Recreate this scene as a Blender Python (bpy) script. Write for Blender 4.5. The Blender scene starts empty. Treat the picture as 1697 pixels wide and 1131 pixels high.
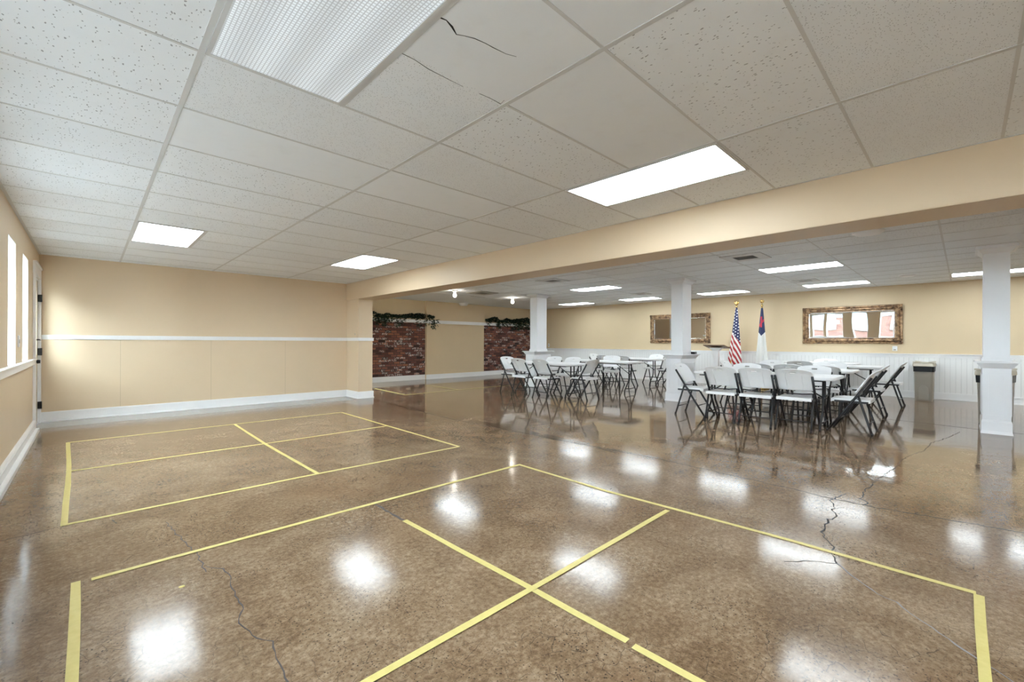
import bpy, bmesh, math, random
from mathutils import Vector, Matrix
random.seed(7)
S = bpy.context.scene
COL = S.collection
PI = math.pi
# ------------------------------------------------------------------ camera (f in px of a 1697 px wide frame)
FPX, YAW, Y0, ROLL, HC = 724.35, 0.7684, 567.74, 0.0032, 1.175
F_ = Vector((math.sin(YAW), math.cos(YAW), 0)); R_ = Vector((math.cos(YAW), -math.sin(YAW), 0)); U_ = Vector((0, 0, 1))
cd = bpy.data.cameras.new('camera'); co = bpy.data.objects.new('camera', cd); COL.objects.link(co)
cx = R_ * math.cos(ROLL) + U_ * math.sin(ROLL); cy = U_ * math.cos(ROLL) - R_ * math.sin(ROLL); cz = -F_
M = Matrix((cx, cy, cz)).transposed().to_4x4(); M.translation = Vector((0, 0, HC))
co.matrix_world = M
cd.sensor_width = 36; cd.lens = 36 * FPX / 1697; cd.shift_y = (Y0 - 565.5) / 1697; cd.clip_start = 0.05; cd.clip_end = 300
S.camera = co
# measured room numbers (metres)
ZC, ZC2 = 2.421, 2.474            # ceilings of the front hall and of the hall beyond the beam
XL, YW, XB, XB2, ZB = -0.524, 9.247, 3.974, 4.385, 2.064
XM, YP, YA, YS = 12.87, 11.76, 11.87, -5.0
XA = 4.30                         # west face of the rear hall beside the wall stub

# ------------------------------------------------------------------ helpers
def link(name, me, mat=None, parent=None):
    o = bpy.data.objects.new(name, me); COL.objects.link(o)
    if mat is not None:
        for m in (mat if isinstance(mat, (list, tuple)) else [mat]): me.materials.append(m)
    if parent is not None: o.parent = parent
    return o

class MB:
    def __init__(s): s.v = []; s.f = []; s.m = []; s.sm = []
    def add(s, vs, fs, mi=0, smooth=False):
        b = len(s.v); s.v += [tuple(v) for v in vs]
        for f in fs: s.f.append([b + i for i in f]); s.m.append(mi); s.sm.append(smooth)
    def box(s, x0, x1, y0, y1, z0, z1, mi=0):
        s.add([(x0,y0,z0),(x1,y0,z0),(x1,y1,z0),(x0,y1,z0),(x0,y0,z1),(x1,y0,z1),(x1,y1,z1),(x0,y1,z1)],
              [(0,3,2,1),(4,5,6,7),(0,1,5,4),(1,2,6,5),(2,3,7,6),(3,0,4,7)], mi)
    def frustum(s, a, z0, b, z1, mi=0):     # a, b = (x0,x1,y0,y1)
        s.add([(a[0],a[2],z0),(a[1],a[2],z0),(a[1],a[3],z0),(a[0],a[3],z0),(b[0],b[2],z1),(b[1],b[2],z1),(b[1],b[3],z1),(b[0],b[3],z1)],
              [(0,3,2,1),(4,5,6,7),(0,1,5,4),(1,2,6,5),(2,3,7,6),(3,0,4,7)], mi)
    def tube(s, pts, r, n=8, mi=0, cap=True):
        pts = [Vector(p) for p in pts]; rings = []
        rr = r if isinstance(r, (list, tuple)) else [r] * len(pts)
        up = None
        for i, p in enumerate(pts):
            t = (pts[min(i+1, len(pts)-1)] - pts[max(i-1, 0)]).normalized()
            if up is None: up = Vector((0,0,1)) if abs(t.z) < .9 else Vector((1,0,0))
            a = t.cross(up).normalized(); b = a.cross(t).normalized(); up = b
            rings.append([p + (a*math.cos(2*PI*k/n) + b*math.sin(2*PI*k/n)) * rr[i] for k in range(n)])
        vs = [v for g in rings for v in g]; fs = []
        for i in range(len(pts)-1):
            for k in range(n): fs.append((i*n+k, i*n+(k+1)%n, (i+1)*n+(k+1)%n, (i+1)*n+k))
        if cap: fs.append(tuple(range(n-1,-1,-1))); fs.append(tuple((len(pts)-1)*n+k for k in range(n)))
        s.add(vs, fs, mi, True)
    def lathe(s, prof, c=(0,0,0), n=20, mi=0, smooth=True):
        vs = []; fs = []
        for r, z in prof: vs += [(c[0]+r*math.cos(2*PI*k/n), c[1]+r*math.sin(2*PI*k/n), c[2]+z) for k in range(n)]
        for i in range(len(prof)-1):
            for k in range(n): fs.append((i*n+k, i*n+(k+1)%n, (i+1)*n+(k+1)%n, (i+1)*n+k))
        fs.append(tuple(range(n-1,-1,-1))); fs.append(tuple((len(prof)-1)*n+k for k in range(n)))
        s.add(vs, fs, mi, smooth)
    def rings(s, rs, mi=0, smooth=True):
        n = len(rs[0]); vs = [p for r in rs for p in r]; fs = []
        for i in range(len(rs)-1):
            for k in range(n): fs.append((i*n+k, i*n+(k+1)%n, (i+1)*n+(k+1)%n, (i+1)*n+k))
        fs.append(tuple(range(n-1,-1,-1))); fs.append(tuple((len(rs)-1)*n+k for k in range(n)))
        s.add(vs, fs, mi, smooth)
    def solid_grid(s, A, B, mask=None, mi=0, smooth=True):   # two skins A[i][j], B[i][j], stitched along every open edge
        ni, nj = len(A), len(A[0]); vs = [p for r in A for p in r] + [p for r in B for p in r]; off = ni*nj
        ok = lambda i, j: 0 <= i < ni-1 and 0 <= j < nj-1 and (mask is None or mask(i, j))
        I = lambda i, j: i*nj + j; fs = []
        for i in range(ni-1):
            for j in range(nj-1):
                if not ok(i, j): continue
                q = (I(i,j), I(i+1,j), I(i+1,j+1), I(i,j+1)); fs.append(q); fs.append(tuple(off+k for k in reversed(q)))
                for (di, dj, e) in ((-1,0,(q[3],q[0])),(1,0,(q[1],q[2])),(0,-1,(q[0],q[1])),(0,1,(q[2],q[3]))):
                    if not ok(i+di, j+dj): fs.append((e[1], e[0], off+e[0], off+e[1]))
        s.add(vs, fs, mi, smooth)
    def build(s, name, mat=None, parent=None, bevel=0, seg=2, auto=None, fix=True):
        me = bpy.data.meshes.new(name); me.from_pydata(s.v, [], s.f); me.update()
        for p, mi, sm in zip(me.polygons, s.m, s.sm): p.material_index = mi; p.use_smooth = sm
        if fix or bevel:
            bm = bmesh.new(); bm.from_mesh(me)
            if fix: bmesh.ops.recalc_face_normals(bm, faces=bm.faces)
            if bevel:
                es = [e for e in bm.edges if len(e.link_faces) == 2 and e.calc_face_angle(0) > 0.6]
                bmesh.ops.bevel(bm, geom=es, offset=bevel, segments=seg, affect='EDGES', clamp_overlap=True)
            if auto:
                for e in bm.edges:
                    if len(e.link_faces) == 2 and e.calc_face_angle(0) > auto: e.smooth = False
            bm.to_mesh(me); bm.free()
        return link(name, me, mat, parent)

def tag(o, label=None, cat=None, group=None, kind=None):
    if label: o['label'] = label
    if cat: o['category'] = cat
    if group: o['group'] = group
    if kind: o['kind'] = kind
    return o
def empty(name, loc=(0,0,0), rz=0):
    o = bpy.data.objects.new(name, None); COL.objects.link(o); o.empty_display_size = .1
    o.location = loc; o.rotation_euler = (0,0,rz); return o
def dup(o, parent=None):
    c = o.copy(); COL.objects.link(c)
    if parent is not None: c.parent = parent
    for ch in list(o.children): dup(ch, c)
    return c
def struct(o): o['kind'] = 'structure'; return o

# ------------------------------------------------------------------ materials
def newmat(name):
    m = bpy.data.materials.new(name); m.use_nodes = True; nt = m.node_tree
    return m, nt, nt.nodes['Principled BSDF']
def pmat(name, col, rough=.5, metal=0, spec=.5, noise=0, nscale=20, bump=0, bscale=200, coat=0):
    m, nt, b = newmat(name)
    b.inputs['Base Color'].default_value = (*col, 1); b.inputs['Roughness'].default_value = rough
    b.inputs['Metallic'].default_value = metal; b.inputs['Specular IOR Level'].default_value = spec
    b.inputs['Coat Weight'].default_value = coat
    tc = nt.nodes.new('ShaderNodeTexCoord')
    if noise:
        n = nt.nodes.new('ShaderNodeTexNoise'); n.inputs['Scale'].default_value = nscale; n.inputs['Detail'].default_value = 4
        nt.links.new(tc.outputs['Object'], n.inputs['Vector'])
        mx = nt.nodes.new('ShaderNodeMix'); mx.data_type = 'RGBA'
        mx.inputs['A'].default_value = (*[c*(1-noise) for c in col], 1); mx.inputs['B'].default_value = (*[min(1, c*(1+noise)) for c in col], 1)
        nt.links.new(n.outputs['Fac'], mx.inputs['Factor']); nt.links.new(mx.outputs['Result'], b.inputs['Base Color'])
    if bump:
        n2 = nt.nodes.new('ShaderNodeTexNoise'); n2.inputs['Scale'].default_value = bscale; n2.inputs['Detail'].default_value = 3
        nt.links.new(tc.outputs['Object'], n2.inputs['Vector'])
        bp = nt.nodes.new('ShaderNodeBump'); bp.inputs['Strength'].default_value = bump; bp.inputs['Distance'].default_value = .004
        nt.links.new(n2.outputs['Fac'], bp.inputs['Height']); nt.links.new(bp.outputs['Normal'], b.inputs['Normal'])
    return m

class NG:           # tiny node-graph writer
    def __init__(s, nt): s.nt = nt
    def n(s, t, **k):
        x = s.nt.nodes.new(t)
        for a, v in k.items(): setattr(x, a, v)
        return x
    def put(s, sock, v):
        if v is None: return
        if hasattr(v, 'is_output'): s.nt.links.new(v, sock)
        else:
            try: sock.default_value = v
            except Exception: sock.default_value = (*v, 1)
    def m(s, op, a, b=None, c=None, clamp=False):
        x = s.n('ShaderNodeMath', operation=op, use_clamp=clamp)
        s.put(x.inputs[0], a); s.put(x.inputs[1], b); s.put(x.inputs[2], c); return x.outputs[0]
    def mix(s, f, a, b):
        x = s.n('ShaderNodeMix', data_type='RGBA'); s.put(x.inputs['Factor'], f); s.put(x.inputs['A'], a); s.put(x.inputs['B'], b); return x.outputs['Result']
    def obj(s):
        tc = s.n('ShaderNodeTexCoord'); return tc.outputs['Object']
    def xyz(s, v):
        x = s.n('ShaderNodeSeparateXYZ'); s.put(x.inputs[0], v); return x.outputs
    def vec(s, x, y, z):
        c = s.n('ShaderNodeCombineXYZ'); s.put(c.inputs[0], x); s.put(c.inputs[1], y); s.put(c.inputs[2], z); return c.outputs[0]
    def noise(s, v, sc, det=3, rough=.5, dist=0):
        x = s.n('ShaderNodeTexNoise'); s.put(x.inputs['Vector'], v); x.inputs['Scale'].default_value = sc; x.inputs['Detail'].default_value = det
        x.inputs['Roughness'].default_value = rough; x.inputs['Distortion'].default_value = dist; return x.outputs['Fac']
    def vor(s, v, sc, feat='F1', rnd=1):
        x = s.n('ShaderNodeTexVoronoi', feature=feat); s.put(x.inputs['Vector'], v); x.inputs['Scale'].default_value = sc; x.inputs['Randomness'].default_value = rnd
        return x
    def white(s, v):
        x = s.n('ShaderNodeTexWhiteNoise', noise_dimensions='3D'); s.put(x.inputs['Vector'], v); return x.outputs['Value'], x.outputs['Color']
    def ramp(s, f, stops, interp='LINEAR'):
        x = s.n('ShaderNodeValToRGB'); x.color_ramp.interpolation = interp; e = x.color_ramp.elements
        while len(e) < len(stops): e.new(.5)
        for k, (p, c) in enumerate(stops): e[k].position = p; e[k].color = (*c, 1) if len(c) == 3 else c
        s.put(x.inputs[0], f); return x.outputs[0]
    def sstep(s, v, a, b):
        x = s.n('ShaderNodeMapRange', interpolation_type='SMOOTHSTEP'); s.put(x.inputs[0], v); x.inputs[1].default_value = a; x.inputs[2].default_value = b
        return x.outputs[0]
    def bump(s, h, st=.3, d=.005):
        x = s.n('ShaderNodeBump'); s.put(x.inputs['Height'], h); x.inputs['Strength'].default_value = st; x.inputs['Distance'].default_value = d; return x.outputs[0]

def wall_paint(name, col, seams=()):
    m, nt, b = newmat(name); g = NG(nt); v = g.obj()
    n = g.noise(v, 1.3, 3); n2 = g.noise(v, 90, 2)
    c = g.mix(n, tuple(x*.95 for x in col), tuple(min(1, x*1.05) for x in col))
    X = g.xyz(v)
    for (ax, p, z1) in seams:
        d = g.m('ABSOLUTE', g.m('SUBTRACT', X[ax], p)); ln = g.m('LESS_THAN', d, .003)
        c = g.mix(g.m('MULTIPLY', g.m('MULTIPLY', ln, g.m('LESS_THAN', X[2], z1)), .45), c, tuple(x*.5 for x in col))
    g.put(b.inputs['Base Color'], c); b.inputs['Roughness'].default_value = .42; b.inputs['Specular IOR Level'].default_value = .35
    g.put(b.inputs['Normal'], g.bump(g.m('ADD', n2, g.m('MULTIPLY', g.noise(v, 6, 2), .6)), .10, .004)); return m
TAN = (.67, .53, .365)
M_tan = wall_paint('tan_wall_paint', TAN)
M_tan_far = wall_paint('tan_panelled_wall', TAN, [(0, 1.545, 1.2), (0, .351, 1.2), (0, 2.76, 1.2)])
M_tan_rear = wall_paint('tan_rear_wall_paint', (.68, .54, .35))
M_white = pmat('white_trim_paint', (.87, .87, .87), .3, noise=.02, nscale=4)
M_whitecol = pmat('white_column_paint', (.80, .80, .815), .32, noise=.02, nscale=3)

def floor_mat():
    m, nt, b = newmat('polished_stained_concrete'); g = NG(nt); v = g.obj(); X = g.xyz(v)
    big = g.noise(v, .55, 4, .55, .4); mid = g.noise(v, 3.2, 6, .65, .6); fine = g.noise(v, 42, 4, .7); grit = g.noise(v, 130, 2, .6)
    t = g.m('ADD', g.m('MULTIPLY', big, .28), g.m('ADD', g.m('MULTIPLY', mid, .36), g.m('MULTIPLY', fine, .50)))
    c = g.ramp(t, [(.38, (.072, .040, .021)), (.49, (.150, .092, .050)), (.58, (.225, .149, .089)), (.72, (.36, .262, .176))])
    # pale worn mottling, and reddish stain patches
    red = g.sstep(g.noise(v, .9, 3, .5, .8), .52, .72); c = g.mix(g.m('MULTIPLY', red, .35), c, (.21, .115, .058))
    pale = g.m('MULTIPLY', g.sstep(g.noise(v, 1.1, 3), .45, .7), g.sstep(g.noise(v, 34, 5, .75, .25), .50, .60)); c = g.mix(g.m('MULTIPLY', pale, .50), c, (.42, .325, .235))
    # aggregate flecks
    vr = g.vor(v, 72); rid = g.xyz(vr.outputs['Color'])[0]
    fl = g.m('MULTIPLY', g.m('LESS_THAN', vr.outputs['Distance'], .25), g.m('GREATER_THAN', rid, .42))
    dens = g.sstep(g.noise(v, 1.7, 3, .6), .38, .60); c = g.mix(g.m('MULTIPLY', g.m('MULTIPLY', fl, dens), .85), c, (.03, .022, .016))
    c = g.mix(g.m('MULTIPLY', g.sstep(grit, .55, .66), .50), c, (.07, .045, .03))
    # hairline crazing in patches
    warp = g.n('ShaderNodeVectorMath', operation='ADD'); g.put(warp.inputs[0], v); nz = g.n('ShaderNodeTexNoise'); g.put(nz.inputs['Vector'], v); nz.inputs['Scale'].default_value = 9
    sc = g.n('ShaderNodeVectorMath', operation='SCALE'); g.put(sc.inputs[0], nz.outputs['Color']); sc.inputs['Scale'].default_value = .06; g.put(warp.inputs[1], sc.outputs[0])
    ed = g.vor(warp.outputs[0], 11.0, 'DISTANCE_TO_EDGE').outputs['Distance']
    pz = g.m('MULTIPLY', g.sstep(g.noise(v, .8, 2), .40, .56), g.sstep(g.noise(v, 9, 3), .40, .56))
    crz = g.m('MULTIPLY', g.m('MULTIPLY', g.m('SUBTRACT', 1, g.sstep(ed, .004, .020)), pz), g.m('LESS_THAN', X[0], 3.9)); c = g.mix(g.m('MULTIPLY', crz, .7), c, (.045, .032, .022))
    # dark stained strip where the old partition stood under the beam, and unstained strip along the far wall
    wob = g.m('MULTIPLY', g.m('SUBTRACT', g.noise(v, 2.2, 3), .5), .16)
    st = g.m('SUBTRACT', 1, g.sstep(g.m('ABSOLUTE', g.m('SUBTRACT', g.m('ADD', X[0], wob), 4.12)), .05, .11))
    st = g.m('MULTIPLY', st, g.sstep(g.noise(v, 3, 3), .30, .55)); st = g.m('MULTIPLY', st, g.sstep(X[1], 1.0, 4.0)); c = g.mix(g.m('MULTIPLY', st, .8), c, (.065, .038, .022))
    gr = g.m('MULTIPLY', g.sstep(g.m('ADD', X[1], g.m('MULTIPLY', wob, .9)), 8.55, 8.62), g.m('LESS_THAN', X[0], 3.99)); gr = g.m('MULTIPLY', gr, g.m('LESS_THAN', X[1], 9.3))
    c = g.mix(g.m('MULTIPLY', gr, .8), c, (.40, .385, .36))
    g.put(b.inputs['Base Color'], c)
    rear = g.sstep(X[0], 3.9, 4.6)                  # the rear hall keeps a higher polish
    nr = g.noise(v, 2.4, 4, .6); rg = g.m('ADD', g.m('SUBTRACT', .07, g.m('MULTIPLY', rear, .034)), g.m('MULTIPLY', nr, g.m('SUBTRACT', .11, g.m('MULTIPLY', rear, .04)))); g.put(b.inputs['Roughness'], rg)
    g.put(b.inputs['Specular IOR Level'], g.m('ADD', .29, g.m('MULTIPLY', rear, .24)))
    h = g.m('ADD', g.m('MULTIPLY', g.noise(v, 3.0, 2), 1.0), g.m('ADD', g.m('MULTIPLY', fine, .02), g.m('MULTIPLY', crz, -.03)))
    g.put(b.inputs['Normal'], g.bump(h, .07, .02)); return m
M_floor = floor_mat()

def ceil_mat(name, px, ox, py, oy, plain_y=None, tint=(.84, .865, .885)):
    m, nt, b = newmat(name); g = NG(nt); v = g.obj(); X = g.xyz(v)
    ix = g.m('FLOOR', g.m('DIVIDE', g.m('SUBTRACT', X[0], ox), px)); iy = g.m('FLOOR', g.m('DIVIDE', g.m('SUBTRACT', X[1], oy), py))
    wv, wc = g.white(g.vec(ix, iy, 3.7)); W = g.xyz(wc)
    # fissured and pinholed tiles
    vs = g.vec(g.m('MULTIPLY', X[0], 1.0), g.m('MULTIPLY', X[1], .5), X[2])
    wn = g.n('ShaderNodeTexNoise'); g.put(wn.inputs['Vector'], v); wn.inputs['Scale'].default_value = 45
    ws = g.n('ShaderNodeVectorMath', operation='SCALE'); g.put(ws.inputs[0], wn.outputs['Color']); ws.inputs['Scale'].default_value = .012
    wa = g.n('ShaderNodeVectorMath', operation='ADD'); g.put(wa.inputs[0], vs); g.put(wa.inputs[1], ws.outputs[0])
    v1 = g.vor(wa.outputs[0], 78); r1 = g.xyz(v1.outputs['Color'])
    fis = g.m('MULTIPLY', g.m('LESS_THAN', v1.outputs['Distance'], g.m('ADD', .08, g.m('MULTIPLY', r1[1], .20))), g.m('GREATER_THAN', r1[0], .30))
    v2 = g.vor(v, 130); r2 = g.xyz(v2.outputs['Color']); pin = g.m('MULTIPLY', g.m('LESS_THAN', v2.outputs['Distance'], .25), g.m('GREATER_THAN', r2[0], .55))
    isf = g.m('MAXIMUM', g.m('GREATER_THAN', W[0], .58), g.m('LESS_THAN', X[0], ox)); smooth_t = g.m('LESS_THAN', W[0], .22)
    pits = g.m('ADD', g.m('MULTIPLY', isf, fis), g.m('MULTIPLY', g.m('MULTIPLY', g.m('SUBTRACT', 1, isf), g.m('SUBTRACT', 1, smooth_t)), pin), clamp=True)
    if plain_y is not None: pits = g.m('MULTIPLY', pits, g.m('LESS_THAN', X[1], plain_y))
    c = g.mix(W[1], tuple(t*.95 for t in tint), tint); c = g.mix(g.m('MULTIPLY', g.sstep(g.noise(v, 7, 4, .6), .5, .75), .10), c, (.6, .58, .54))
    c = g.mix(g.m('MULTIPLY', pits, .72), c, (.20, .20, .195)); g.put(b.inputs['Base Color'], c); b.inputs['Roughness'].default_value = .9; b.inputs['Specular IOR Level'].default_value = .15
    h = g.m('SUBTRACT', g.m('MULTIPLY', g.noise(v, 160, 2), .3), pits); g.put(b.inputs['Normal'], g.bump(h, .35, .002)); return m
T = .6096
GX, GY = .343, 2.281                  # front hall grid origin
FX, FY, FPX_, FPY = 7.239, 1.37, .598, 1.18   # rear hall grid
M_ceil = ceil_mat('acoustic_ceiling_tile', 2*T, GX, T, GY)
M_ceil2 = ceil_mat('rear_acoustic_ceiling_tile', FPX_, FX, FPY, FY, 9.66, (.82, .845, .86))
M_tee = pmat('painted_ceiling_grid', (.60, .60, .59), .5)

def brick_mat(name, white=.08, rows=.068, cw=.205, ax=0, dark=1.0, pal=None):
    m, nt, b = newmat(name); g = NG(nt); v = g.obj(); X = g.xyz(v)
    u = g.m('ADD', X[ax], g.m('MULTIPLY', g.m('SUBTRACT', g.noise(v, 9, 3), .5), .06)); w = g.m('ADD', X[2], g.m('MULTIPLY', g.m('SUBTRACT', g.noise(v, 10, 3), .5), .030))
    r = g.m('DIVIDE', w, rows); ri = g.m('FLOOR', r); rf = g.m('FRACT', r)
    q = g.m('ADD', g.m('DIVIDE', u, cw), g.m('MULTIPLY', g.m('MODULO', g.m('ABSOLUTE', ri), 2), .5)); qi = g.m('FLOOR', q); qf = g.m('FRACT', q)
    wv, wc = g.white(g.vec(qi, ri, 1.3)); W = g.xyz(wc)
    pal = pal or [(0, (.030, .018, .017)), (.18, (.085, .034, .028)), (.42, (.150, .055, .044)), (.68, (.205, .078, .060)), (.90, (.31, .12, .070))]
    c = g.ramp(W[0], [(p, tuple(k*dark for k in cc)) for p, cc in pal])
    n = g.noise(v, 60, 3, .6); c = g.mix(g.m('MULTIPLY', g.sstep(n, .5, .7), .5), c, (.05, .025, .02))
    wh = g.m('MULTIPLY', g.m('GREATER_THAN', W[1], 1-white*2.2), g.sstep(g.noise(v, 30, 4, .7), .46, .60)); c = g.mix(g.m('MULTIPLY', wh, .9), c, (.60, .53, .49))
    mo = g.m('MAXIMUM', g.m('LESS_THAN', rf, .20), g.m('LESS_THAN', qf, .09)); c = g.mix(mo, c, (.070*dark, .042*dark, .036*dark))
    g.put(b.inputs['Base Color'], c); b.inputs['Roughness'].default_value = .85
    g.put(b.inputs['Normal'], g.bump(g.m('ADD', g.m('MULTIPLY', g.m('SUBTRACT', 1, mo), 1), g.m('MULTIPLY', n, .4)), .6, .008)); return m
M_brick = brick_mat('dark_red_brick', .16, .072, .195)
M_brick_out = brick_mat('dimmed_house_brick', .0, .075, .22, 1, 1.0, [(0, (.050, .018, .013)), (.4, (.062, .025, .018)), (.7, (.072, .031, .022)), (.9, (.085, .040, .030))])  # brick tones darkened to imitate dimmer light outdoors under the strong sky

def bead_mat():
    m, nt, b = newmat('white_beadboard'); g = NG(nt); X = g.xyz(g.obj())
    f = g.m('FRACT', g.m('DIVIDE', X[1], .08)); d = g.m('ABSOLUTE', g.m('SUBTRACT', f, .5)); gr = g.m('LESS_THAN', d, .06)
    g.put(b.inputs['Base Color'], g.mix(g.m('MULTIPLY', gr, .45), (.86, .86, .85), (.55, .55, .54))); b.inputs['Roughness'].default_value = .35
    g.put(b.inputs['Normal'], g.bump(g.m('SUBTRACT', 1, gr), .5, .004)); return m
M_bead = bead_mat()
M_plastic = pmat('white_moulded_plastic', (.79, .79, .79), .38, noise=.02, nscale=8, bump=.06, bscale=400)
M_metal = pmat('charcoal_powder_coated_steel', (.020, .020, .022), .35, .2, .45)
M_dark = pmat('black_recess', (.012, .012, .012), .7)
M_black = pmat('black_metal', (.018, .018, .02), .35, .4)
M_rubber = pmat('black_rubber', (.02, .02, .02), .7)
def tape_mat():
    m, nt, b = newmat('yellow_floor_tape'); g = NG(nt); v = g.obj()
    c = g.mix(g.noise(v, 30, 4, .6), (.52, .42, .12), (.68, .57, .22)); g.put(b.inputs['Base Color'], c); b.inputs['Roughness'].default_value = .5
    g.put(b.inputs['Normal'], g.bump(g.noise(v, 120, 2), .2, .002)); return m
M_tape = tape_mat()
M_crack = pmat('dark_floor_crack', (.045, .040, .038), .8, spec=.1)
M_crackg = pmat('grey_floor_crack', (.075, .062, .060), .7, spec=.1)
M_crackp = pmat('pale_filled_crack', (.21, .195, .20), .5, spec=.2, noise=.3, nscale=25)
M_gold = pmat('polished_brass', (.85, .62, .25), .2, 1)
def frame_mat():
    m, nt, b = newmat('antiqued_bronze_gilt'); g = NG(nt); v = g.obj()
    n = g.noise(v, 14, 4, .6, .4); c = g.ramp(n, [(.30, (.07, .040, .024)), (.46, (.24, .145, .080)), (.64, (.52, .34, .19))])
    g.put(b.inputs['Base Color'], c); b.inputs['Roughness'].default_value = .36; b.inputs['Metallic'].default_value = .55
    g.put(b.inputs['Normal'], g.bump(g.noise(v, 40, 3, .5), .3, .006)); return m
M_frame = frame_mat()
def mirror_mat():
    m, nt, b = newmat('mirror_glass'); g = NG(nt); v = g.obj()
    b.inputs['Base Color'].default_value = (.86, .87, .86, 1); b.inputs['Metallic'].default_value = 1; b.inputs['Roughness'].default_value = .01
    g.put(b.inputs['Normal'], g.bump(g.noise(v, 1.1, 1), .10, .03)); return m
M_mirror = mirror_mat()
def wood_mat(name, c1, c2, ax=1):
    m, nt, b = newmat(name); g = NG(nt); v = g.obj(); X = g.xyz(v)
    s = [X[0], X[1], X[2]]; s = g.vec(*[g.m('MULTIPLY', s[k], 2.0 if k == ax else 30.0) for k in range(3)])
    g.put(b.inputs['Base Color'], g.mix(g.noise(s, 1, 4, .6), c1, c2)); b.inputs['Roughness'].default_value = .4; return m
M_wood = wood_mat('brown_wood', (.16, .085, .04), (.30, .17, .085))
M_can = pmat('taupe_plastic', (.36, .335, .285), .4, noise=.04, nscale=5)
M_canlid = pmat('beige_plastic', (.58, .53, .43), .4, noise=.04, nscale=5)
M_bag = pmat('black_bin_liner', (.010, .010, .011), .4, spec=.3, bump=.6, bscale=60)
def emis(name, col, st):
    m, nt, b = newmat(name); b.inputs['Base Color'].default_value = (.8, .8, .8, 1)
    b.inputs['Emission Color'].default_value = (*col, 1); b.inputs['Emission Strength'].default_value = st; return m
LAMP = 10.5
def lens_mat(name, L, dark, base=.8):
    m, nt, b = newmat(name); g = NG(nt); X = g.xyz(g.obj())
    fx = g.m('FRACT', g.m('DIVIDE', X[0], .0152)); fy = g.m('FRACT', g.m('DIVIDE', X[1], .0152))
    ln = g.m('MAXIMUM', g.m('LESS_THAN', fx, .30), g.m('LESS_THAN', fy, .30))
    tube = g.m('ADD', .72, g.m('MULTIPLY', g.m('POWER', g.m('ABSOLUTE', g.m('SINE', g.m('MULTIPLY', X[0], PI/.19))), 2), .28))
    st = g.m('MULTIPLY', g.m('MULTIPLY', L, tube), g.m('SUBTRACT', 1, g.m('MULTIPLY', ln, dark)))
    g.put(b.inputs['Base Color'], g.mix(ln, (base, base, base), (base*.8, base*.8, base*.8))); b.inputs['Emission Color'].default_value = (.84, .94, 1, 1); g.put(b.inputs['Emission Strength'], st); return m
M_lens = lens_mat('prismatic_lens_diffuser', LAMP*1.9, .97); M_lens_dim = lens_mat('dim_gridded_lens', .36, .55, .5)
M_bulb = emis('bare_bulb', (1, .93, .82), 28)
def glass_mat():
    m, nt, b = newmat('window_glass'); nt.nodes.remove(b); g = NG(nt); out = nt.nodes['Material Output']
    gl = g.n('ShaderNodeBsdfGlossy'); gl.inputs['Roughness'].default_value = 0; tr = g.n('ShaderNodeBsdfTransparent'); tr.inputs[0].default_value = (.95, .97, .96, 1)
    mx = g.n('ShaderNodeMixShader'); mx.inputs[0].default_value = .06; nt.links.new(tr.outputs[0], mx.inputs[1]); nt.links.new(gl.outputs[0], mx.inputs[2]); nt.links.new(mx.outputs[0], out.inputs[0]); return m
M_glass = glass_mat()
M_jamb = pmat('white_window_reveal', (.84, .84, .83), .5)
M_leaf = pmat('dark_ivy_leaf', (.022, .040, .018), .45, noise=.55, nscale=9)
M_leaf2 = pmat('bright_green_leaf', (.12, .30, .035), .5, noise=.5, nscale=3)
M_stem = pmat('brown_stem', (.06, .035, .02), .8)

# ------------------------------------------------------------------ setting: floor, ceilings, walls
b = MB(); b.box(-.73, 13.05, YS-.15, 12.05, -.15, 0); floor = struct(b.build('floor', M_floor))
b = MB(); b.box(-.73, XB+.2, YS-.15, YW+.16, ZC, ZC+.12); ceil = struct(b.build('ceiling', M_ceil))
b = MB(); b.box(XB2-.2, 13.05, YS-.15, 12.05, ZC2, ZC2+.12); ceil2 = struct(b.build('ceiling', M_ceil2))
# ceiling grid tees
b = MB()
tw, td = .012, .003
def tee_x(x, y0, y1, z, w=tw): b.box(x-w, x+w, y0, y1, z-td, z+.001)
def tee_y(y, x0, x1, z, w=tw*.62): b.box(x0, x1, y-w, y+w, z-td*.8, z+.001)
for k in range(0, 3): tee_x(GX+2*T*k, YS, YW, ZC)
tee_x(XL+.012, YS, YW, ZC); tee_x(XB-.008, YS, YW, ZC, .006)
k = -12
while GY+T*k < YW:
    y = GY+T*k
    if y > YS:
        for (x0, x1) in ((XL, GX), (GX, GX+2*T), (GX+2*T, GX+4*T), (GX+4*T, XB)):
            if abs(x0-GX) < .01 and k == -1: continue                 # the big light and its torn tile span two rows
            if abs(x0-GX) < .01 and k == 7: tee_y(y, GX+T, x1, ZC); continue
            if abs(x0-GX-4*T) < .01 and k == -1: tee_y(y, GX+5*T, x1, ZC); continue
            tee_y(y, x0, x1, ZC)
    k += 1
tee_x(GX+T, GY-2*T, GY, ZC); tee_x(GX+T, GY+6*T, GY+8*T, ZC); tee_x(GX+5*T, GY-2*T, GY, ZC, .007); tee_x(GX+5*T, GY+6*T, GY+8*T, ZC, .007)
b.build('ceiling_grid', M_tee, ceil)
b = MB()
for k in range(-5, 10):
    x = FX+FPX_*k
    if x > XB2: tee_x(x, YS, 9.66, ZC2, .008)
for k in range(-5, 8): tee_y(FY+FPY*k, XB2, XM, ZC2, .010)
b.build('ceiling_grid', M_tee, ceil2)
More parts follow.
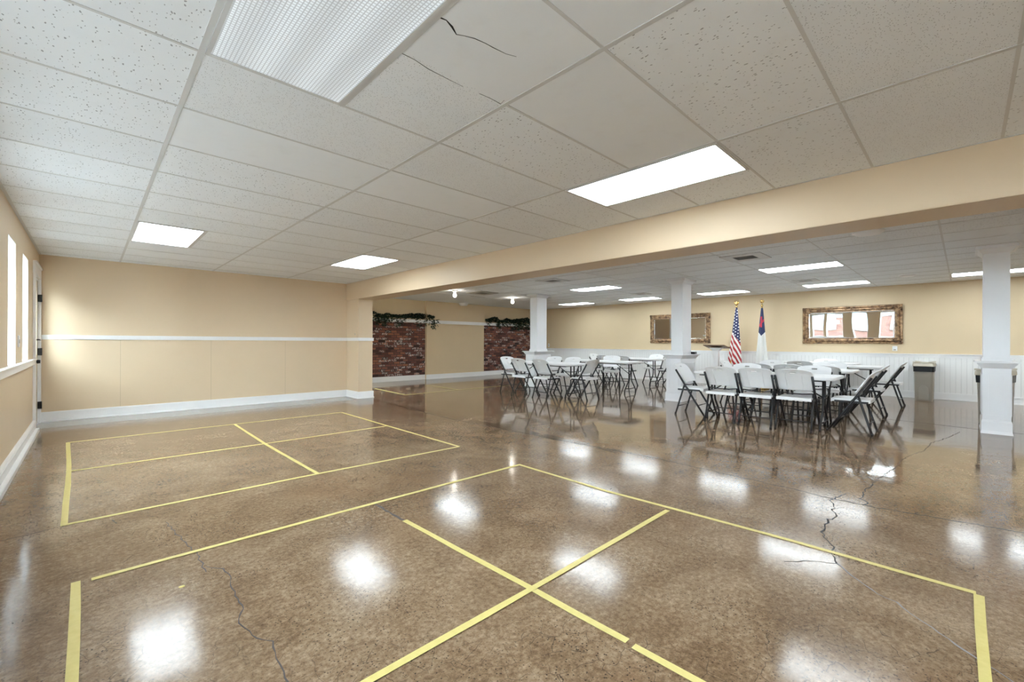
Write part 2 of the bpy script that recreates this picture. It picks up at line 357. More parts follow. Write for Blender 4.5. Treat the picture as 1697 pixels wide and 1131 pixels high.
def ribbon(mb, pts, w, z, flip=False, jit=0):
    n = len(pts); L = []; Rr = []
    for i, p in enumerate(pts):
        a = Vector(pts[max(i-1, 0)]); c = Vector(pts[min(i+1, n-1)]); t = (c-a).normalized(); nn = Vector((-t.y, t.x))
        ww = (w[i] if isinstance(w, list) else w) * (1 + random.uniform(-jit, jit)); q = Vector(p)
        L.append(q + nn*ww/2); Rr.append(q - nn*ww/2)
    h = .0009
    vs = [(p.x, p.y, z) for p in L] + [(p.x, p.y, z) for p in Rr] + [(p.x, p.y, z-h) for p in L] + [(p.x, p.y, z-h) for p in Rr]
    fs = []
    for i in range(n-1):
        fs += [(i, i+1, n+i+1, n+i), (2*n+i, 3*n+i, 3*n+i+1, 2*n+i+1), (i, 2*n+i, 2*n+i+1, i+1), (n+i, n+i+1, 3*n+i+1, 3*n+i)]
    fs += [(0, n, 3*n, 2*n), (n-1, 3*n-1, 4*n-1, 2*n-1)]
    mb.add(vs, fs)
def rough_line(pts, step=.05, amp=.008):
    out = []
    for a, c in zip(pts, pts[1:]):
        a = Vector(a); c = Vector(c); L = (c-a).length; n = max(1, int(L/step)); t = (c-a).normalized() if L else Vector((1, 0)); nn = Vector((-t.y, t.x))
        for k in range(n): out.append(a + (c-a)*(k/n) + nn*(random.uniform(-amp, amp) if k else 0))
    out.append(Vector(pts[-1])); return out
# torn ceiling tile beside the large lens light
def uz(px, py, z):
    a_ = (px-848.5)/FPX; b_ = (py-Y0)/FPX; c, s = math.cos(ROLL), math.sin(ROLL); u = c*a_+s*b_; w = -s*a_+c*b_
    d = F_ + R_*u - U_*w; t = (z-HC)/d.z; return (d.x*t, d.y*t)
Zc = lambda x, y: uz(640+x*.2475, y*.2475, ZC)
for pts, w in (([(350,115),(400,140),(440,180),(478,230),(530,240),(600,262),(665,285),(720,320),(800,355),(870,380)], [.008,.007,.009,.005,.003,.006,.003,.003,.002,.001]),
               ([(92,353),(190,405),(290,465),(390,520),(520,580)], [.004,.003,.003,.0015,.001]), ([(620,625),(690,655),(770,690),(797,672)], [.0015,.004,.005,.003])):
    b = MB(); ribbon(b, [Zc(p[0]+random.uniform(-9, 9), p[1]+random.uniform(-6, 6)) for p in pts], [q*.8 for q in w], ZC-.0002, jit=.4); b.build('tile_crack', M_dark, ceil, fix=False)
# cracks in the concrete
cr = [([(3.99,.70),(3.88,.655),(3.75,.64),(3.66,.60),(3.56,.61),(3.55,.635),(3.44,.625),(3.32,.61),(3.2,.59),(3.12,.54),(3.02,.52),(2.94,.49),(2.87,.47)], .008, M_crack, .016),
      ([(2.87,.47),(2.77,.39),(2.72,.34),(2.66,.28),(2.64,.21)], .007, M_crackp, .006), ([(2.64,.21),(2.57,.16),(2.51,.09),(2.46,.04),(2.39,-.03),(2.35,-.08),(2.28,-.16)], .007, M_crackp, .005),
      ([(2.87,.47),(2.8,.57),(2.69,.67)], .004, M_crack, .006), ([(3.99,.7),(4.12,.665),(4.26,.64)], .006, M_crack, .01),
      ([(4.04,.51),(4.10,.49),(4.13,.49),(4.2,.55),(4.76,.53)], .007, M_crack, .012), ([(4.76,.53),(5.4,.46),(6.07,.42),(6.6,.30),(7.2,.26),(7.8,.12),(8.35,.04)], .006, M_crackg, .012),
      ([(4.22,8.39),(4.03,6.33),(3.97,5.38),(4.07,3.65),(4.14,2.1),(4.08,1.02),(4.04,.7)], .009, M_crack, .012), ([(4.04,.7),(4.06,.4),(4.08,.28),(4.12,.1),(4.18,-.26),(4.2,-1.2)], .010, M_crack, .010),
      ([(.11,3.88),(.12,3.83),(.13,3.79)], .006, M_crack, .006), ([(.36,3.59),(.38,3.37),(.42,3.06),(.43,2.83),(.43,2.68)], .005, M_crackg, .010),
      ([(.44,2.75),(.5,2.66),(.51,2.54),(.49,2.45),(.49,2.3),(.49,2.2),(.45,2.1),(.47,2.01),(.48,1.94),(.52,1.88),(.5,1.77),(.5,1.68),(.49,1.58),(.50,1.4)], .005, M_crackg, .006),
      ([(8.93,.95),(8.87,.4),(8.77,-.13),(8.75,-.54),(8.75,-1.6)], .012, M_crack, .004), ([(-.5,3.9),(-.32,3.93),(-.16,3.96)], .004, M_crack, .008), ([(1.49,2.96),(1.49,2.75),(1.49,2.56)], .014, M_crackg, .006)]
for pts, w, mt, amp in cr:
    b = MB(); ribbon(b, rough_line(pts, .032, amp), w, .0008, jit=.55); b.build('floor_crack', mt, floor, fix=False)

# left wall with the row of narrow windows and the corner door
wins = [(7.12, 7.70), (5.93, 6.51), (4.80, 5.33), (4.08, 4.70), (3.17, 3.70), (2.20, 2.72), (1.20, 1.76), (.2, .76), (-.8, -.24), (-1.8, -1.24), (-2.8, -2.24), (-3.8, -3.24)]  # last entries, level with and behind the camera, are unseen, added for daylight
WZ0, WZ1, WT = .945, 2.135, .20
DY0, DY1, DZ = 8.42, 9.16, 2.045
b = MB(); XO = XL-WT
ys = sorted(wins)
b.box(XO, XL, YS-.15, DY0, 0, WZ0); b.box(XO, XL, YS-.15, DY0, WZ1, ZC+.1); b.box(XO, XL, DY0, DY1, DZ, ZC+.1); b.box(XO, XL, DY1, YW+.16, 0, ZC+.1)
prev = YS-.15
for y0, y1 in ys: b.box(XO, XL, prev, y0, WZ0, WZ1); prev = y1
b.box(XO, XL, prev, DY0, WZ0, WZ1)
struct(b.build('wall_left', M_tan))
for i, (y0, y1) in enumerate(wins):
    b = MB(); e = .008
    b.box(XO, XL-.002, y0, y0+e, WZ0, WZ1); b.box(XO, XL-.002, y1-e, y1, WZ0, WZ1); b.box(XO, XL-.002, y0, y1, WZ1-e, WZ1); b.box(XO, XL-.002, y0, y1, WZ0, WZ0+e)
    w = struct(b.build('window_%d' % (i+1), M_jamb))
    b = MB(); f = .035
    for (a0, a1, c0, c1) in ((y0+e, y0+f, WZ0+e, WZ1-e), (y1-f, y1-e, WZ0+e, WZ1-e), (y0+f, y1-f, WZ1-f, WZ1-e), (y0+f, y1-f, WZ0+e, WZ0+f)): b.box(XO+.01, XO+.05, a0, a1, c0, c1)
    b.build('window_frame', M_white, w)
    b = MB(); b.box(XO+.025, XO+.031, y0+f, y1-f, WZ0+f, WZ1-f); b.build('pane', M_glass, w)
b = MB(); b.box(XL, XL+.028, YS, 8.18, .868, .945); b.box(XL, XL+.045, YS, 8.18, .932, .948); struct(b.build('trim_1', M_white, bevel=.004))
# corner door
b = MB()
for (y0, y1, z0, z1) in ((DY0-.11, DY0, 0, 2.05), (DY1, YW-.012, 0, 2.05), (DY0-.13, YW-.006, 2.05, 2.20)): b.box(XL, XL+.025, y0, y1, z0, z1)
b.box(XL, XL+.04, DY0-.14, YW-.004, 2.185, 2.21)
b.box(XO, XL+.002, DY0, DY0+.02, 0, DZ); b.box(XO, XL+.002, DY1-.02, DY1, 0, DZ); b.box(XO, XL+.002, DY0, DY1, DZ-.02, DZ)
struct(b.build('trim_2', M_white, bevel=.003))
dr = empty('door_1', (0, 0, 0)); struct(dr)
b = MB(); x0, x1 = XL-.05, XL-.008; a0, a1 = DY0+.022, DY1-.022
b.box(x0, x1, a0, a1, .012, .98); b.box(x0, x1, a0, a1, 1.90, DZ-.022); b.box(x0, x1, a0, a0+.12, .98, 1.90); b.box(x0, x1, a1-.12, a1, .98, 1.90)
b.build('door_panel', pmat('taupe_door_paint', (.50, .42, .30), .4), dr)
b = MB(); b.box(x0+.018, x0+.024, a0+.12, a1-.12, .98, 1.90); b.build('pane', M_glass, dr)
b = MB(); b.box(x1, x1+.012, a0+.03, a0+.075, 1.08, 1.30); b.tube([(x1+.01, a0+.052, 1.19), (x1+.055, a0+.052, 1.19), (x1+.06, a0+.15, 1.185)], .009); b.build('lever_handle', M_black, dr)
b = MB(); b.tube([(x1, a0+.052, .90), (x1+.03, a0+.052, .90), (x1+.035, a0+.052, .90), (x1+.065, a0+.052, .90)], [.03, .014, .026, .022], 14); b.build('door_knob', M_black, dr)
for z in (.26, 1.02, 1.78):
    b = MB(); b.box(XL-.005, XL+.030, DY1-.03, DY1+.012, z-.05, z+.05); b.tube([(XL+.03, DY1-.018, z-.052), (XL+.03, DY1-.018, z+.052)], .009); b.build('hinge', M_black, dr)
# baseboards
def base_profile(mb, axis, fixed, a0, a1, sgn, h=.145, t=.018, shoe=True):
    def bx(d0, d1, z0, z1):
        p, q = sorted((fixed+sgn*d0, fixed+sgn*d1))
        if axis == 'x': mb.box(a0, a1, p, q, z0, z1)
        else: mb.box(p, q, a0, a1, z0, z1)
    bx(0, t, 0, h); bx(0, t+.006, h-.03, h-.012)
    if shoe: bx(0, t+.014, 0, .022)
b = MB(); base_profile(b, 'y', XL, YS, DY0-.11, 1, .15, .03); b.box(XL, XL+.062, YS, DY0-.11, 0, .05); struct(b.build('baseboard_left', M_white, bevel=.004))
# far wall of the front hall, stub wall and beam
b = MB(); b.box(XO, XB+.02, YW, YW+.15, 0, ZC+.1); struct(b.build('wall_far', M_tan_far))
YST = 8.69
b = MB(); b.box(3.992, XA, YST, YA+.15, 0, ZC2+.1)
dw0, dw1 = 9.42, 10.42
b = MB(); b.box(3.992, XA, YST, dw0, 0, ZC2+.1); b.box(3.992, XA, dw1, YA+.15, 0, ZC2+.1); b.box(3.992, XA, dw0, dw1, 2.15, ZC2+.1)
struct(b.build('wall_stub', M_tan))
b = MB(); b.box(XB, XB2, YS-.15, YW+.1, ZB, ZC2+.1); struct(b.build('beam', M_tan, bevel=.004))
b = MB(); base_profile(b, 'x', YW, XL, 3.99, -1); base_profile(b, 'y', 3.992, YST-.02, YW, -1); base_profile(b, 'x', YST, 3.972, XA+.02, -1); base_profile(b, 'y', XA, YST-.02, dw0-.08, 1); struct(b.build('baseboard_far', M_white, bevel=.003))
def rail(mb, axis, fixed, a0, a1, sgn):
    for (d, z0, z1) in ((.012, 1.195, 1.262), (.024, 1.238, 1.262), (.019, 1.205, 1.222)):
        p, q = sorted((fixed, fixed+sgn*d))
        if axis == 'x': mb.box(a0, a1, p, q, z0, z1)
        else: mb.box(p, q, a0, a1, z0, z1)
b = MB(); rail(b, 'x', YW, XL, 3.99, -1); rail(b, 'y', 3.992, YST-.024, YW, -1); rail(b, 'x', YST, 3.97, XA+.024, -1); rail(b, 'y', XA, YST-.024, YST+.1, 1); struct(b.build('trim_3', M_white, bevel=.003))
# glazed side door of the rear hall, seen only in the mirror
d2 = empty('door_2'); struct(d2)
b = MB()
for (y0, y1, z0, z1) in ((dw0, dw0+.09, 0, 2.15), (dw1-.09, dw1, 0, 2.15), (dw0+.09, dw1-.09, 0, .22), (dw0+.09, dw1-.09, 2.03, 2.15)): b.box(XA-.16, XA-.11, y0, y1, z0, z1)
b.build('door_frame', M_white, d2)
b = MB(); b.box(XA-.138, XA-.132, dw0+.09, dw1-.09, .22, 2.03); b.build('pane', M_glass, d2)
# brick end of the rear hall
PX0, PX1 = 7.63, 9.99
b = MB(); b.box(XA-.1, XM+.15, YA, YA+.15, 0, ZC2+.1); b.box(PX0, PX1, YP, YA, 0, ZC2+.1); struct(b.build('wall_rear', M_tan_rear))
b = MB(); b.box(XA, PX0, YA-.022, YA, .12, 1.80); b.box(PX1, XM, YA-.022, YA, .12, 1.80); struct(b.build('wall_brick', M_brick))
b = MB()
b.box(XA, PX0, YA-.16, YA, 1.775, 1.80); b.box(XA, PX0, YA-.15, YA-.022, 1.80, 1.865); b.box(PX1, XM, YA-.16, YA, 1.775, 1.80); b.box(PX1, XM, YA-.15, YA-.022, 1.80, 1.865)
b.box(PX0-.02, PX1+.02, YP-.045, YP, 1.765, 1.87); struct(b.build('trim_4', M_white, bevel=.003))
b = MB(); base_profile(b, 'x', YA-.022, XA, PX0, -1, .15); base_profile(b, 'x', YP, PX0-.02, PX1+.02, -1, .15); base_profile(b, 'x', YA-.022, PX1, XM, -1, .15); struct(b.build('baseboard_rear', M_white, bevel=.003))
# wall with the mirrors
b = MB(); b.box(XM, XM+.15, YS-.15, YA+.15, 0, ZC2+.1); struct(b.build('wall_right', M_tan_rear))
b = MB(); b.box(XM-.012, XM, YS, YA-.03, .13, .90); struct(b.build('wall_panelling', M_bead))
b = MB(); b.box(XM-.028, XM, YS, YA-.03, .895, .945); b.box(XM-.045, XM, YS, YA-.03, .940, .957); b.box(XM-.02, XM, YS, YA-.03, .875, .90); struct(b.build('trim_5', M_white, bevel=.004))
b = MB(); base_profile(b, 'y', XM, YS, YA-.05, -1, .15, .024); struct(b.build('baseboard_right', M_white, bevel=.003))
b = MB(); b.box(-.73, 13.05, YS-.15, YS, 0, ZC2+.1); struct(b.build('wall_behind', M_tan))

# ------------------------------------------------------------------ columns
def column(yc, shaft, ped, base, ledge, label):
    x0 = 8.44; r = tag(empty('column', (x0+.36, yc, 0)), label, 'column', None, 'structure')
    xc, D = 0, .33                      # local origin: pedestal centre
    b = MB()
    hx, hy = .335, ped/2
    b.box(-hx, hx, -hy, hy, .12, .88)
    b2 = MB(); t = (base-ped)/2
    b2.box(-hx-t*.55, hx+t*.55, -hy-t*.55, hy+t*.55, 0, .155); b2.frustum((-hx-t*.55, hx+t*.55, -hy-t*.55, hy+t*.55), .155, (-hx, hx, -hy, hy), .185); b2.frustum((-hx-t, hx+t, -base/2, base/2), 0, (-hx-t*.5, hx+t*.5, -hy-t*.5, hy+t*.5), .045)
    b2.build('base', M_whitecol, r, bevel=.003)
    b.build('pedestal', M_whitecol, r, bevel=.003)
    for sx in (-1, 1):                  # recessed panel beads on the faces
        b = MB(); pw = hy-.055
        for (y0, y1, z0, z1) in ((-pw, -pw+.012, .247, .758), (pw-.012, pw, .247, .758), (-pw, pw, .235, .247), (-pw, pw, .758, .77)): b.box(sx*hx-.009, sx*hx+.009, y0, y1, z0, z1)
        b.build('panel_bead', M_whitecol, r)
    for sy in (-1, 1):
        b = MB(); pw = hx-.07
        for (y0, y1, z0, z1) in ((-pw, -pw+.012, .247, .758), (pw-.012, pw, .247, .758), (-pw, pw, .235, .247), (-pw, pw, .758, .77)): b.box(y0, y1, sy*hy-.009, sy*hy+.009, z0, z1)
        b.build('panel_bead', M_whitecol, r)
    b = MB(); lx, ly = hx+(ledge-ped)/2, ledge/2
    b.frustum((-hx-.008, hx+.008, -hy-.008, hy+.008), .855, (-lx+.02, lx-.02, -ly+.02, ly-.02), .925); b.box(-lx, lx, -ly, ly, .925, .945); b.build('ledge', M_whitecol, r, bevel=.004)
    sx, sy = .200, shaft/2
    b = MB(); b.box(-sx, sx, -sy, sy, .94, ZC2-.01); b.frustum((-sx-.018, sx+.018, -sy-.018, sy+.018), .94, (-sx-.012, sx+.012, -sy-.012, sy+.012), .995); b.build('shaft', M_whitecol, r, bevel=.004)
    b = MB(); b.frustum((-sx-.004, sx+.004, -sy-.004, sy+.004), 2.375, (-sx-.05, sx+.05, -sy-.05, sy+.05), 2.43); b.box(-sx-.072, sx+.072, -sy-.072, sy+.072, 2.43, ZC2); b.build('capital', M_whitecol, r, bevel=.004)
    return r
column(8.07, .25, .314, .362, .46, 'square white column farthest back, before the brick end wall')
column(4.07, .242, .314, .362, .46, 'middle square white column with black box on its ledge, beside the folding tables')
column(-.295, .24, .255, .292, .41, 'nearest square white column at right, in front of a trash can')
b = MB(); b.box(-.06, .06, -.045, .045, 0, .045); o = b.build('box', M_black, bevel=.006); o.location = (9.02, 4.07-.165, .945); o.rotation_euler = (0, 0, .1); tag(o, 'small black box resting on the ledge of the middle white column', 'box')

# ------------------------------------------------------------------ yellow tape on the floor
TZ = [.0013]
def tape(pts, w, label):
    TZ[0] += .00025
    b = MB(); out = []
    for a, c in zip(pts, pts[1:]):
        a = Vector(a); c = Vector(c); n = max(2, int((c-a).length/.25))
        out += [a+(c-a)*(k/n) for k in range(n)]
    out.append(Vector(pts[-1])); d = [Vector((p.x+random.uniform(-.002, .002), p.y+random.uniform(-.002, .002))) for p in out]
    ribbon(b, d, w, TZ[0], jit=.07); o = b.build('floor_tape', M_tape, fix=False); return tag(o, label, 'floor tape', 'yellow tape lines on the floor')
tw_ = .034
tape([(-.175, 7.2), (-.13, 5.6), (-.115, 3.97)], tw_, 'yellow tape line closing the farther rectangle beside the window wall')
tape([(-.18, 7.185), (1.48, 7.19), (3.01, 7.19)], tw_, 'yellow tape line nearest the far wall baseboard')
tape([(-.15, 5.6), (1.45, 5.58), (3.0, 5.6)], tw_, 'long yellow tape line through the middle of the farther rectangle')
tape([(-.13, 3.985), (1.46, 3.99), (2.98, 3.94)], tw_, 'near long yellow tape line of the farther rectangle')
tape([(1.48, 7.19), (1.45, 5.57), (1.46, 4.01)], tw_, 'short yellow tape line crossing the middle of the farther rectangle')
tape([(3.01, 7.19), (2.985, 3.94)], tw_, 'yellow tape line closing the farther rectangle on the column side')
tape([(-.046, 3.0), (-.040, 2.4), (-.045, 1.2)], tw_, 'wide-looking yellow tape strip at the lower left corner of the photo')
tape([(.01, 2.98), (1.23, 2.98), (2.97, 2.96)], tw_, 'far long yellow tape line of the nearer rectangle')
tape([(2.965, 2.97), (2.94, 1.97), (3.0, .75), (3.0, -.04)], tw_, 'long yellow tape line running past the forked floor crack')
tape([(2.985, -.05), (2.0, -.055), (1.2, -.05)], tw_, 'wide-looking yellow tape strip at the lower right corner of the photo')
tape([(1.49, 2.55), (1.515, 1.42), (1.52, .915)], tw_, 'yellow tape line down the centre of the nearer rectangle, far length')
tape([(1.515, .885), (1.52, .2)], tw_, 'yellow tape length nearest the camera, beyond the torn gap in the centre line')
tape([(2.91, 1.44), (1.52, 1.425), (.3, 1.43)], tw_, 'yellow tape line crossing the centre line in the nearer rectangle')
tape([(5.16, 10.3), (5.03, 8.6)], tw_, 'faint yellow tape line beside the stub wall before the bricks')
tape([(5.03, 8.6), (6.53, 8.634), (8.6, 8.66)], tw_, 'faint yellow tape line before the brick wall, nearest the chairs')
tape([(6.53, 8.634), (6.6, 10.2)], tw_, 'faint short yellow tape line pointing to the plain rear wall panel')
b = MB(); b.lathe([(.013, 0), (.011, .0012)], (.32, 2.6, .0002), 12); tag(b.build('floor_tape', M_tape), 'tiny scrap of yellow tape alone on the bare floor', 'floor tape')

# ------------------------------------------------------------------ ceiling lights
def light(x0, x1, y0, y1, z, label, lens=None):
    r = tag(empty('ceiling_light', ((x0+x1)/2, (y0+y1)/2, z)), label, 'ceiling light', 'fluorescent ceiling lights')
    hx, hy = (x1-x0)/2, (y1-y0)/2; f = .018; b = MB()
    for q in ((-hx, hx, -hy, -hy+f), (-hx, hx, hy-f, hy), (-hx, -hx+f, -hy+f, hy-f), (hx-f, hx, -hy+f, hy-f)): b.box(*q, -.008, 0)
    b.build('frame', M_tee, r)
    b = MB(); b.box(-hx+f, hx-f, -hy+f, hy-f, -.005, -.001); b.build('diffuser', lens or M_lens, r); return r
light(GX+.012, GX+T-.01, GY-2*T, GY-.006, ZC, 'large ceiling light with gridded lens cut by the top of the photo', M_lens_dim)
light(GX+.012, GX+T-.01, GY+6*T+.01, GY+8*T-.01, ZC, 'ceiling light nearest the window wall at the far end')
light(GX+4*T+.012, GX+5*T-.008, GY+6*T+.01, GY+8*T-.01, ZC, 'ceiling light before the far wall, close to the beam')
light(GX+4*T+.012, GX+5*T-.008, GY-2*T+.008, GY-.008, ZC, 'ceiling light in the middle, right beside the beam')
for (kx, ky) in ((0, -9), (4, -9), (0, -14 + 4)):
    pass
light(GX+.012, GX+T-.01, GY-10*T, GY-8*T, ZC, 'added ceiling fill light behind the camera nearest the window wall')  # unseen panel, added to brighten the front hall
light(GX+4*T+.012, GX+5*T-.008, GY-10*T, GY-8*T, ZC, 'added ceiling fill light behind the camera beside the beam')  # second added panel out of view, also for fill
def flight(k, y0, label): light(FX+FPX_*k+.012, FX+FPX_*(k+1)-.012, y0+.012, y0+FPY-.012, ZC2, label)
flight(2, FY, 'rear ceiling light above the nearest folding table')
flight(2, 5.57, 'rear ceiling light between the two far columns, near the beam')
flight(7, FY, 'rear ceiling light over the large mirror above the trash can')
flight(7, FY-2*FPY, 'rear ceiling light crossed by the nearest column')
flight(7, FY+2*FPY, 'rear ceiling light over the two flags')
flight(7, FY+4*FPY, 'rear ceiling light above the mirror half hidden by a column')
flight(7, FY+6*FPY, 'rear ceiling light in the far back corner')
flight(-3, 7.05, 'rear ceiling light hidden above the beam near the brick end')
flight(-3, 3.62, 'rear ceiling light hidden above the beam near the middle column')
flight(-3, .28, 'rear ceiling light hidden above the beam near the nearest column')
flight(-3, -3.1, 'added rear fill light above the beam far beyond the right edge')  # added out of view to brighten the rear hall
flight(2, FY-4.5*FPY, 'added rear fill light far beyond the right edge near the beam')  # unseen fill panel, added for the rear hall
flight(7, FY-4*FPY, 'added rear fill light far beyond the right edge near the mirrors')  # likewise added out of view as fill
for (x, y, z, lab) in ((6.56, 8.85, ZC2, 'bare bulb lamp on the ceiling before the left brick panel'), (8.83, 9.12, ZC2, 'bare bulb lamp on the ceiling before the right brick panel')):
    r = tag(empty('bulb_lamp', (x, y, z)), lab, 'lamp', 'bare bulb lamps')
    b = MB(); b.lathe([(.075, 0), (.075, -.015), (.055, -.035), (.03, -.05)]); b.build('socket', M_white, r)
    b = MB(); b.lathe([(.018, -.05), (.022, -.075), (.040, -.105), (.045, -.13), (.036, -.16), (.012, -.176)]); b.build('bulb', M_bulb, r)
# vents and detectors
def diffuser_vent(x, y, w, label, dark=False):
    r = tag(empty('ceiling_vent', (x, y, ZC2)), label, 'vent'); h = w/2; b = MB()
    q = h*.5
    for (a0, a1, c0, c1) in ((-h, h, -h, -q), (-h, h, q, h), (-h, -q, -q, q), (q, h, -q, q)): b.box(a0, a1, c0, c1, -.012, 0)
    b.build('frame', M_tee if not dark else M_can, r, bevel=.002)
    b = MB(); b.box(-q, q, -q, q, -.006, -.001); b.build('duct_opening', M_dark, r)
    b = MB(); n = 7
    for k in range(n):
        p = -q + (k+.5)*2*q/n; b.add([(p-.012, -q, -.012), (p+.014, -q, -.003), (p+.014, q, -.003), (p-.012, q, -.012), (p-.012, -q, -.014), (p+.014, -q, -.005), (p+.014, q, -.005), (p-.012, q, -.014)], [(0,1,2,3),(7,6,5,4),(0,4,5,1),(1,5,6,2),(2,6,7,3),(3,7,4,0)])
    b.build('louvre', M_tee if not dark else M_can, r)
diffuser_vent(6.98, 6.0, .52, 'square ceiling vent just past the beam, beside the farthest column')
diffuser_vent(7.12, 2.30, .56, 'square ceiling vent just past the beam, before the light over the nearest table')
diffuser_vent(10.5, 5.95, .40, 'small ceiling vent near the back lights, left of the middle column')
diffuser_vent(10.62, 2.28, .42, 'small ceiling vent between the two lights above the large mirror')
diffuser_vent(7.42, 8.80, .60, 'dark brownish ceiling grille between the two bare bulbs', True)
for x0, x1 in ((7.72, 8.25), (8.92, 9.26)):
    b = MB(); b.box(x0, x1, 9.645, 9.685, ZC2-.001, ZC2+.001); b.build('tile_gap', M_dark, ceil2)
def detector(x, y, z, r, h, label):
    b = MB(); b.lathe([(r, 0), (r, -h*.45), (r*.86, -h*.6), (r*.8, -h), (r*.3, -h*1.02)], (0, 0, 0), 24); o = b.build('smoke_detector', M_white); o.location = (x, y, z); tag(o, label, 'smoke detector')
detector(6.50, .78, ZC2, .15, .03, 'white disc detector on the ceiling touching the beam edge')
detector(11.15, .75, ZC2, .13, .025, 'flat white disc detector on the ceiling near the back wall')
detector(8.92, 11.55, ZC2, .16, .085, 'white drum detector on the ceiling by the plain rear wall panel')

# ------------------------------------------------------------------ folding chairs
def make_chair():
    r = empty('folding_chair')
    yl = lambda z: .24 - .625*z
    b = MB(); us = [-1, -.97, -.9, -.78, -.62, -.44, -.42, -.28, -.16, 0, .16, .28, .42, .44, .62, .78, .9, .97, 1]; vs = [0, .04, .12, .28, .45, .62, .74, .79, .855, .90, .95, .985, 1]
    def P(u, v, rear):
        zt = .832 - .020*u*u - .012*u**6; z = .535 + (zt-.535)*v; w = .217 + .006*v
        k = 1 - .06*max(0, (v-.82)/.18)**2.2; kb = 1 - .04*max(0, (.10-v)/.10)**2
        x = u*w*(k*kb); y = yl(z) + .022 + .028*u*u - .012*max(0, v-.8)/.2
        if rear:
            th = .020
            if abs(u) < .43 and .05 < v < .89: th = .011
            if v in (0, 1) or abs(u) == 1: th = .012
            y -= th
        return (x, y, z)
    A = [[P(u, v, False) for v in vs] for u in us]; B = [[P(u, v, True) for v in vs] for u in us]
    slot = lambda i, j: not (us[i] >= -.17 and us[i+1] <= .17 and abs(vs[j]-.79) < .001)
    b.solid_grid(A, B, slot); b.build('backrest', M_plastic, r, auto=.7)
    b = MB(); us = [-1, -.95, -.8, -.5, 0, .5, .8, .95, 1]; vs = [0, .04, .12, .3, .55, .8, .93, 1]
    def Q(u, v, low):
        y = -.205 + .42*v; w = .205 - .012*v; x = u*w*(1-.05*max(0, (v-.85)/.15)**2)
        z = .447 - .012*(1-u*u)*math.sin(PI*min(1, v*1.1)) - .012*max(0, v-.85)/.15 + .006*v
        if low: z -= .040 if (v < .05 or v > .92 or abs(u) > .94) else .022
        return (x, y, z)
    b.solid_grid([[Q(u, v, True) for v in vs] for u in us], [[Q(u, v, False) for v in vs] for u in us]); b.build('seat', M_plastic, r, auto=.8)
    for s in (-1, 1):
        b = MB(); b.tube([(s*.205, .24, .012), (s*.212, yl(.25), .25), (s*.215, yl(.47), .47), (s*.218, yl(.735), .735)], .0150, 10); b.tube([(s*.205, .246, 0), (s*.205, .240, .03)], .018, 10); b.build('leg', M_metal, r)
        b = MB(); b.tube([(s*.208, -.222, .012), (s*.206, -.19, .12), (s*.200, yl(.50)-.006, .50)], .0138, 10); b.tube([(s*.208, -.226, 0), (s*.208, -.220, .03)], .0168, 10); b.build('leg', M_metal, r)
        b = MB(); b.box(s*.208-.006, s*.208+.006, -.185, .17, .400, .425); b.tube([(s*.207, -.10, .44), (s*.207, -.045, .47), (s*.212, .0, .415)], .006, 6); b.build('seat_bracket', M_metal, r)
    b = MB(); b.tube([(-.206, -.187, .135), (.206, -.187, .135)], .0075, 8); b.build('stretcher', M_metal, r)
    b = MB(); b.tube([(-.208, yl(.17), .17), (.208, yl(.17), .17)], .0075, 8); b.build('stretcher', M_metal, r)
    b = MB(); b.tube([(-.2, yl(.50), .50), (-.07, yl(.50)+.012, .485), (.07, yl(.50)+.012, .485), (.2, yl(.50), .50)], .007, 8); b.build('back_brace', M_metal, r)
    return r
R90 = PI/2
